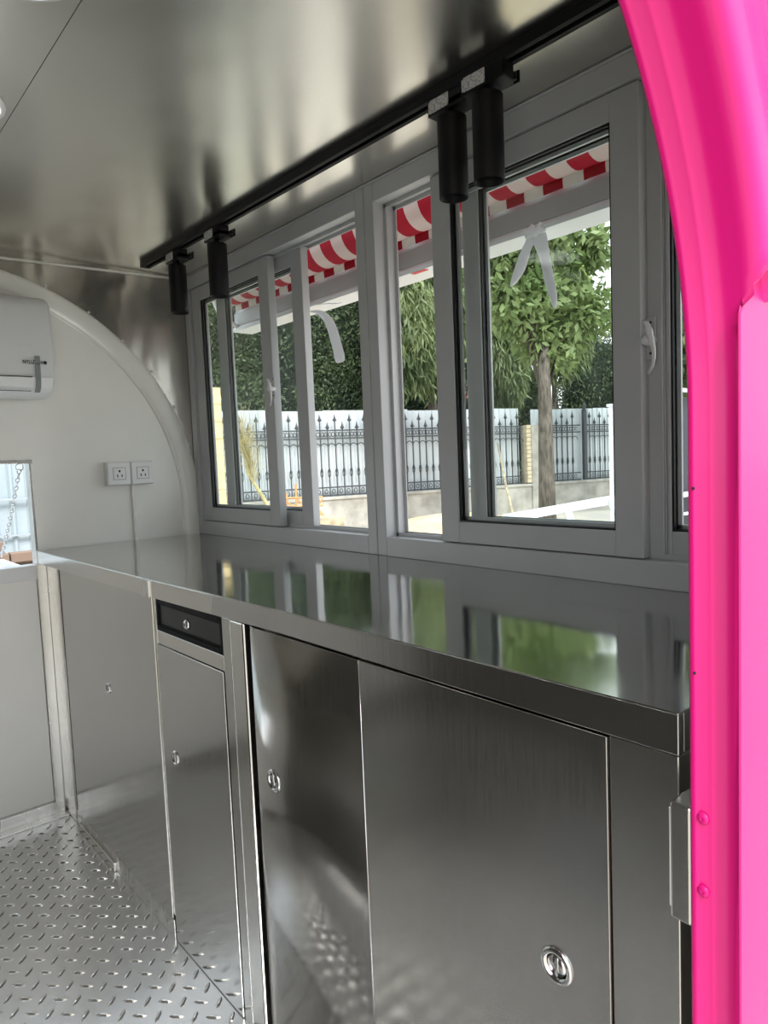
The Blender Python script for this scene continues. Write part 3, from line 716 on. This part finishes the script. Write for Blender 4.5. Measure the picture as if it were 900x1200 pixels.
starts = [7.68-.9*i for i in range(1,9)]+[.0]+[8.02+.9*i for i in range(6)]
for k, s in enumerate(sorted(starts)):
    h = 2.05+.012*((k*7) % 3)
    if proto is None: o = placed(sheet(.90,.40,2.05), 'sheet_panel', SHEET, sf, s, .12); proto = o
    else:
        o = proto.copy(); COL.objects.link(o); o.location = FA+fd*s+fn*(.12+.004*(k % 2)); o.scale = (1,1,h/2.05)
tag(sf, 'white ribbed sheet-metal hoarding behind the iron railings', 'fence')
def railing(s0, s1, name, label):
    e = empty(name, (0,0,0)); Lr = s1-s0
    for z, t in ((1.685,.016),(1.535,.016),(.625,.016),(.475,.018)):
        placed(MB().box(0,Lr,-t,t,z-t*.8,z+t*.8), 'rail', IRON, e, s0, 0)
    n = int(Lr/.15); tall = short = None
    def picket(tip):
        m = MB(); r = .0095
        m.box(-r,r,-r,r,.40,tip-.16)
        # spear
        m.lathe([(0,0),(.020,.03),(.034,.06),(.018,.10),(.008,.14),(0,.19)], (0,0,tip-.17), (0,0,1), 6)
        m.box(-.045,.045,-.006,.006,tip-.125,tip-.11)
        # basket twist
        for a in range(4):
            A = PI/4+a*PI/2; m.tube([(math.cos(A+t*1.4)*.030*math.sin(PI*t), math.sin(A+t*1.4)*.030*math.sin(PI*t), .80+.20*t) for t in (0,.25,.5,.75,1)], .006, 4)
        # arch toward the next picket
        m.tube([(.075-.075*math.cos(PI*t), 0, 1.36+.085*math.sin(PI*t)) for t in [i/6 for i in range(7)]], .009, 4)
        # scrolls between the two rails
        for c, q in ((.045,1.61),(.108,1.61),(.075,.55)):
            m.tube([(c+.032*math.cos(2*PI*t), 0, q+.042*math.sin(2*PI*t)) for t in [i/8 for i in range(9)]], .0075, 4, caps=False)
        return m
    for i in range(n):
        if i == 0: o = placed(picket(1.99), 'picket', IRON, e, s0+.06, 0); tall = o
        elif i == 1: o = placed(picket(1.85), 'picket', IRON, e, s0+.21, 0); short = o
        else:
            o = (tall if i % 2 == 0 else short).copy(); COL.objects.link(o); o.location = FA+fd*(s0+.06+.15*i)
    tag(e, label, 'railing', 'iron railing runs on the concrete wall'); return e
railing(0.0, 7.66, 'iron_railing', 'long wrought iron spear railing left of the brick pier')
railing(8.12, 9.30, 'iron_railing', 'shorter wrought iron spear railing between tree trunk and thick post')
railing(9.52, 12.2, 'iron_railing', 'wrought iron spear railing at the right, beyond the thick post')
pp = placed(MB().box(-.04,.04,-.04,.04,.35,2.02).lathe([(.05,0),(.03,.04),(.055,.09),(.03,.14),(0,.2)], (0,0,2.02), (0,0,1), 10), 'railing_post', IRON, None, 9.42, -.01)
tag(pp, 'thick dark iron post between the two right railing runs', 'post')
bw = empty('concrete_wall', (0,0,0))
placed(MB().box(0,FL,-.14,.20,-.5,.42), 'footing', CONC, bw, 0, 0, .01)
placed(MB().box(0,FL,-.17,.06,.40,.455), 'coping', CONC, bw, 0, 0, .01)
placed(MB().box(.0,.36,-.16,.22,-.5,1.70), 'pier', CONC, bw, 7.80, -.02, .01)
br = None
for i in range(14):
    z = .48+.088*i
    if br is None: br = placed(MB().box(0,.115,-.06,.06,0,.08), 'brick', BRICK, bw, 7.685, -.10, .004); br.location.z = z
    else: o = br.copy(); COL.objects.link(o); o.location.z = z; o.location.x += .008*((i*5) % 3-1)*fd.x
tag(bw, 'low weathered concrete wall with a brick-edged pier under the railings', 'wall')
# white square post at the right of the near window
wp = empty('white_post', (9.1, 5.45, -.2)); box('shaft', (9.04,9.15,5.40,5.50,-.25,1.73), ALU, wp, .006); box('cap', (9.02,9.17,5.38,5.52,1.73,1.77), ALU, wp, .006)
tag(wp, 'white square metal post in front of the railings by the near sash', 'post')

# foliage ------------------------------------------------------------------
def leaves(name, blobs, n, size, matl, parent, droop=0, fill=.0, aspect=.42):
    """n leaves as folded diamonds over ellipsoid shells"""
    bl = np.array(blobs, float); vol = bl[:,3]*bl[:,4]+bl[:,4]*bl[:,5]; pr = vol/vol.sum()
    idx = RNG.choice(len(bl), n, p=pr); d_ = RNG.normal(size=(n,3)); d_ /= np.linalg.norm(d_, axis=1)[:,None]
    rad = 1-fill*RNG.random(n)**1.5+RNG.normal(size=n)*.05
    c = bl[idx,:3]+d_*bl[idx,3:]*rad[:,None]
    ax = RNG.normal(size=(n,3)); ax[:,2] -= droop; ax += d_*.4; ax /= np.linalg.norm(ax, axis=1)[:,None]
    t = np.cross(ax, RNG.normal(size=(n,3))); t /= np.linalg.norm(t, axis=1)[:,None]
    nn_ = np.cross(ax, t); s_ = size*(.6+.8*RNG.random(n))[:,None]
    A = c; B = c+ax*s_*.5+t*s_*aspect*.5; C_ = c+ax*s_+nn_*s_*.08; E_ = c+ax*s_*.5-t*s_*aspect*.5
    V = np.stack([A,B,C_,E_],1).reshape(-1,3)
    me = bpy.data.meshes.new(name); me.vertices.add(4*n); me.vertices.foreach_set('co', V.ravel())
    me.loops.add(4*n); me.loops.foreach_set('vertex_index', np.arange(4*n, dtype=np.int32))
    me.polygons.add(n); me.polygons.foreach_set('loop_start', np.arange(0,4*n,4,dtype=np.int32)); me.polygons.foreach_set('loop_total', np.full(n,4,dtype=np.int32))
    me.update(); me.materials.append(matl)
    o = bpy.data.objects.new(name, me); COL.objects.link(o); o.parent = parent; o['kind'] = 'stuff'; return o
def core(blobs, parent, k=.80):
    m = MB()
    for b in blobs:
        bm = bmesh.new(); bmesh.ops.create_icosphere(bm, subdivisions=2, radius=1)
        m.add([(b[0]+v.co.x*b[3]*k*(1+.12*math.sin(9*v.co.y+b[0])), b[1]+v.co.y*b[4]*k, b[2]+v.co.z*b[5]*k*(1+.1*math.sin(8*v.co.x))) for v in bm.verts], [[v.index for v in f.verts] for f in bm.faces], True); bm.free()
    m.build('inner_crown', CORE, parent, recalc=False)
def tree(name, label, base, h, r, blobs, n, size, matl, droop=0, fill=.3, kcore=.8, aspect=.42, lean=(0,0)):
    e = empty(name, (0,0,0))
    x, y, z = base
    pts = [(x,y,z-.3),(x+lean[0]*.3,y+lean[1]*.3,z+h*.3),(x+lean[0]*.7,y+lean[1]*.7,z+h*.7),(x+lean[0],y+lean[1],z+h)]
    m = MB().tube(pts, r, 12, rs=[r*1.25,r,r*.85,r*.6])
    for b in blobs[:6]: m.tube([pts[2], tuple((np.array(pts[3])+np.array(b[:3]))/2+np.array([0,0,.1])), tuple(b[:3])], r*.3, 6, rs=[r*.4,r*.25,r*.1])
    m.build('trunk', BARK, e)
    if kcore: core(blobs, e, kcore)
    leaves('foliage', blobs, n, size, matl, e, droop, fill, aspect)
    return tag(e, label, 'tree', 'trees beyond the windows')
def hang(base, n, top, spread, length, parent, matl, size=.10):
    """weeping strands of narrow leaves"""
    pass
tree('ash_tree', 'light green leafy tree with a straight grey trunk standing before the railings', (9.13,6.66,-.2), 3.0, .125,
     [(8.75,7.35,4.05,.75,.7,.62),(9.0,7.0,3.55,.8,.7,.50),(9.35,6.75,4.6,.9,.8,.7),(9.85,6.35,3.35,.55,.5,.45),(9.4,6.9,3.05,.55,.5,.35),(8.9,7.3,5.0,1.0,.9,.7),(9.9,6.2,4.25,.35,.35,.3),(9.5,6.75,2.72,.45,.4,.30)], 11000, .17, LEAF_ASH, .4, .9, 0, .42)
tree('willow_tree', 'weeping willow-like tree hanging over the white fence in mid view', (12.1,12.1,-.2), 4.0, .16,
     [(10.7,11.6,4.1,.9,.8,1.5),(11.9,11.9,4.4,1.2,.8,1.8),(13.1,11.5,4.2,1.1,.8,1.5),(13.6,11.2,3.1,.7,.6,1.0),(12.4,11.9,6.0,2.0,1.2,1.4),(15.5,10.8,4.6,1.1,.8,1.6)], 60000, .24, LEAF_WIL, 2.6, .8, .0, .16)
cons = [((8.0,14.4,-.2),[(8.0,14.5,2.2,.95,.8,2.7),(8.1,14.3,4.4,.75,.7,1.8)],'dark conifer behind the fence at the far left of the windows'),
        ((10.2,13.7,-.2),[(10.5,13.9,2.0,1.05,.8,2.2),(10.6,13.9,4.0,.95,.8,2.0)],'broad dark juniper behind the fence in the open far window gap'),
        ((5.7,16.2,-.2),[(5.7,16.2,2.0,1.25,.9,2.6),(5.8,16.2,4.2,.9,.8,1.8)],'dark conifer seen past the leftmost sash stile'),
        ((12.6,15.5,-.2),[(12.9,15.6,2.6,1.3,1.0,3.0),(14.2,14.6,1.8,1.0,.8,1.6)],'dark conifer in deep shade behind the willow'),
        ((15.9,13.2,-.2),[(16.2,13.2,1.9,1.5,1.0,2.2),(17.4,13.6,2.0,.6,.6,1.9)],'low dark conifer behind the brick pier'),
        ((20.2,11.0,-.2),[(19.6,12.3,2.2,1.6,1.1,2.6),(20.7,9.9,3.0,1.9,1.3,3.4)],'dark conifer at the right of the near window'),
        ((12.4,20.5,-.2),[(10.6,20.6,4.0,2.9,1.3,5.0),(14.8,20.2,4.0,2.9,1.3,5.2)],'tall dark evergreen mass farthest behind the fence'),
        ((4.9,20.8,-.2),[(4.4,20.8,3.4,2.2,1.4,4.8)],'tall dark evergreen farthest left beyond the fence')]
for b, bl, lb in cons:
    tree('conifer_tree', lb, b, 2.0, .12, bl, 34000 if b[1] < 17 else 26000, .10 if b[1] < 17 else .18, LEAF_CON, -.8, .25, .88, .45)
tree('lime_green_tree', 'bright yellow-green tree glimpsed high between leaves', (22,15.6,-.2), 4, .15, [(21.6,15.0,7.2,1.1,1.0,1.3),(20.9,15.2,6.2,.6,.6,.7)], 3500, .25, LEAF_LIM, 0, .6, 0, .5)

tree('roadside_tree', 'yellow-green tree just visible beside the pink doorway edge', (13.3,6.3,-.2), 3.0, .1, [(12.9,6.4,3.6,.9,.8,1.0),(12.6,6.1,4.9,1.2,1.0,1.1),(13.4,6.2,2.7,.7,.6,.7)], 7000, .2, LEAF_WIL, .5, .8, 0, .4)
# cream block wall at far left
cw = empty('block_wall', (0,0,0)); cb = None
for r_ in range(11):
    for c_ in range(3):
        z = -.30+.222*r_; x = 3.07+.445*c_
        if cb is None:
            cb = MB().box(0,.44,0,.2,0,.216).build('block', CREAM, cw, .004); cb.location = (x, 8.3, z)
        else: o = cb.copy(); COL.objects.link(o); o.location = (x, 8.3, z)
tag(cw, 'cream yellow block wall beside the far end of the fence', 'wall')
# dry frond leaning on the fence
fr = empty('dry_branch', (0,0,0))
P0, P1 = Vector((5.32,8.55,.25)), Vector((5.06,8.87,1.0))
MB().tube([(5.55,8.4,.0), P0, (5.2,8.7,.62), P1, (5.04,8.93,1.35)], .03, 7, rs=[.035,.032,.03,.025,.012]).build('stalk', STRAW, fr)
m = MB()
for i in range(150):
    t = RNG.random(); b0 = Vector((5.12,8.80,.80)).lerp(Vector((5.03,8.95,1.45)), t)
    dv = Vector((RNG.normal()*.12, RNG.normal()*.10, .25+RNG.random()*.4))
    m.tube([b0, b0+dv*.5+Vector((RNG.normal()*.02,0,0)), b0+dv+Vector((RNG.normal()*.05,0,-.03))], .004, 3, rs=[.005,.004,.002], caps=False)
o = m.build('dry_twigs', STRAW, fr, recalc=False); o['kind'] = 'stuff'
tag(fr, 'dry straw-coloured branch leaning against the fence behind the far sash', 'branch')
# leaning pole
lp = MB().tube([(7.35,5.85,.05),(8.3,6.8,.62),(9.45,7.9,1.30)], .02, 8, rs=[.024,.020,.017]).build('wooden_pole', WOOD); tag(lp, 'thin bare wooden pole leaning toward the railings', 'pole')
# orange timber rack
orr = empty('timber_rack', (0,0,0)); 
def bar(p, q, r, name, mt, par): return MB().tube([p,q], r, 5, smooth=False).build(name, mt, par)
rx = Vector((4.36,6.80,0)); dx = Vector((.75,-.65,0)).normalized()
for k2 in range(4):
    a = rx+dx*(.11*k2); bar((a.x,a.y,.48),(a.x+.01,a.y,.78+.10*k2), .013, 'upright', ORANGE, orr)
for z in (.52,.62,.72):
    a = rx-dx*.04; b = rx+dx*.42; bar((a.x,a.y,z),(b.x,b.y,z), .011, 'slat', ORANGE, orr)
for k2 in range(3):
    a = rx+dx*(.14*k2); b = a+dx*.14; bar((a.x,a.y,.50),(b.x,b.y,.70), .009, 'brace', ORANGE, orr); bar((b.x,b.y,.50),(a.x,a.y,.70), .009, 'brace', ORANGE, orr)
a = rx+dx*.2; MB().box(a.x-.5,a.x+.5,a.y-.1,a.y+.35,-.4,.47).build('crate_base', WOOD, orr, .01)
tag(orr, 'small orange timber rack seen low between the two far sashes', 'rack')
# aluminium window frame lying outside
af = empty('spare_window_frame', (3.9,2.9,.6))
def framebar(p, q, w_, h_, name):
    p, q = Vector(p), Vector(q); d_ = (q-p); L_ = d_.length; d_.normalize()
    m = MB()
    for k3 in range(3): m.box(0, L_, -w_/2+w_*k3/3+.002, -w_/2+w_*(k3+1)/3-.002, -h_/2-(.006 if k3 == 1 else 0), h_/2-(.006 if k3 == 1 else 0))
    o = m.build(name, ALU, None, .001); o.parent = af; o.rotation_mode = 'QUATERNION'; o.rotation_quaternion = d_.to_track_quat('X','Z'); o.location = p-Vector(af.location); return o
framebar((3.90,3.22,.665),(4.58,2.70,.775), .12, .05, 'frame_bar')
framebar((4.54,2.70,.77),(4.10,2.24,.46), .15, .05, 'frame_bar')
framebar((3.90,3.20,.65),(3.52,2.82,.42), .11, .05, 'frame_bar')
framebar((4.24,2.92,.70),(3.80,2.50,.44), .05, .04, 'glazing_bar')
framebar((3.62,2.90,.46),(4.20,2.36,.50), .08, .05, 'frame_bar')
MB().box(3.2,4.3,2.75,3.3,-.5,.40).build('pallet_stack', WOOD, af, .01)
tag(af, 'white aluminium window frame lying outside below the near window', 'window frame')
# white rack seen in the sliver by the pink doorway
rk = empty('white_rack', (5.9,2.85,0))
for z, w_ in ((1.60,.03),(.72,.04),(.555,.02)): MB().box(5.55,6.5,2.80,2.84,z-w_/2,z+w_/2).build('shelf_bar', ALU, rk, .002)
MB().box(5.6,6.5,2.90,2.98,-.3,1.55).build('back_panel', mat('dark_panel',(.03,.03,.04),.6), rk, .002)
for x in (6.46,): MB().box(x,x+.04,2.78,2.86,-.4,1.62).build('rack_post', ALU, rk, .002)
tag(rk, 'white barred rack glimpsed beside the pink doorway edge', 'rack')
# small house roof bits behind fence in the near window
hs = empty('distant_house', (19.5,16.5,0))
MB().box(18.3,21.0,16.6,18.0,-.2,2.9).build('house_wall', SHEET, hs); MB().prism([(16.2,2.9),(18.4,2.9),(17.3,3.5)], 0, 18.0, 21.3).build('house_roof', mat('red_roof',(.4,.09,.05),.7), hs)
for x in (18.6,19.3,20.0): MB().box(x,x+.28,16.57,16.60,1.7,2.5).build('window_pane', BLACKG, hs)
tag(hs, 'low white house with red roof glimpsed behind the willow', 'house')

# beyond the far end opening: ribbed hoarding and a brick heap
yh = empty('sheet_hoarding', (0,0,0)); 
for row, (z0, z1) in enumerate(((-.5,.36),(.34,.70),(.68,.96),(.94,2.2))):
    for c_ in range(4):
        o = sheet(.9, z0, z1, .112, .02).build('sheet_panel', HOARD, yh); o.location = (-1.9+.9*c_, 5.5+.012*row, 0)
MB().box(-1.9,1.7,5.465,5.485,.688,.700).box(-1.9,1.7,5.465,5.485,.948,.960).box(-1.9,1.7,5.465,5.485,.35,.362).build('lap_rail', mat('lap_shade',(.35,.38,.40),.5), yh)
tag(yh, 'pale blue-white ribbed sheet hoarding seen through the small end opening', 'fence')
bh = empty('brick_heap', (.95,4.5,0)); b0 = None
for i in range(14):
    x, y, z = .62+.20*(i % 4)+.04*RNG.random(), 4.45+.12*((i//4) % 2), .50+.062*(i//4)
    if b0 is None: b0 = MB().box(-.09,.09,-.045,.045,0,.055).build('brick', mat('old_brick',(.22,.15,.11),.85), bh, .004); o = b0
    else: o = b0.copy(); COL.objects.link(o)
    o.location = Vector((x,y,z))-Vector(bh.location); o.rotation_euler.z = RNG.normal()*.2
MB().box(.3,1.6,4.35,4.75,-.5,.5).build('plinth', CONC, bh, .01)
tag(bh, 'small heap of old brown bricks outside the end opening', 'brick heap')
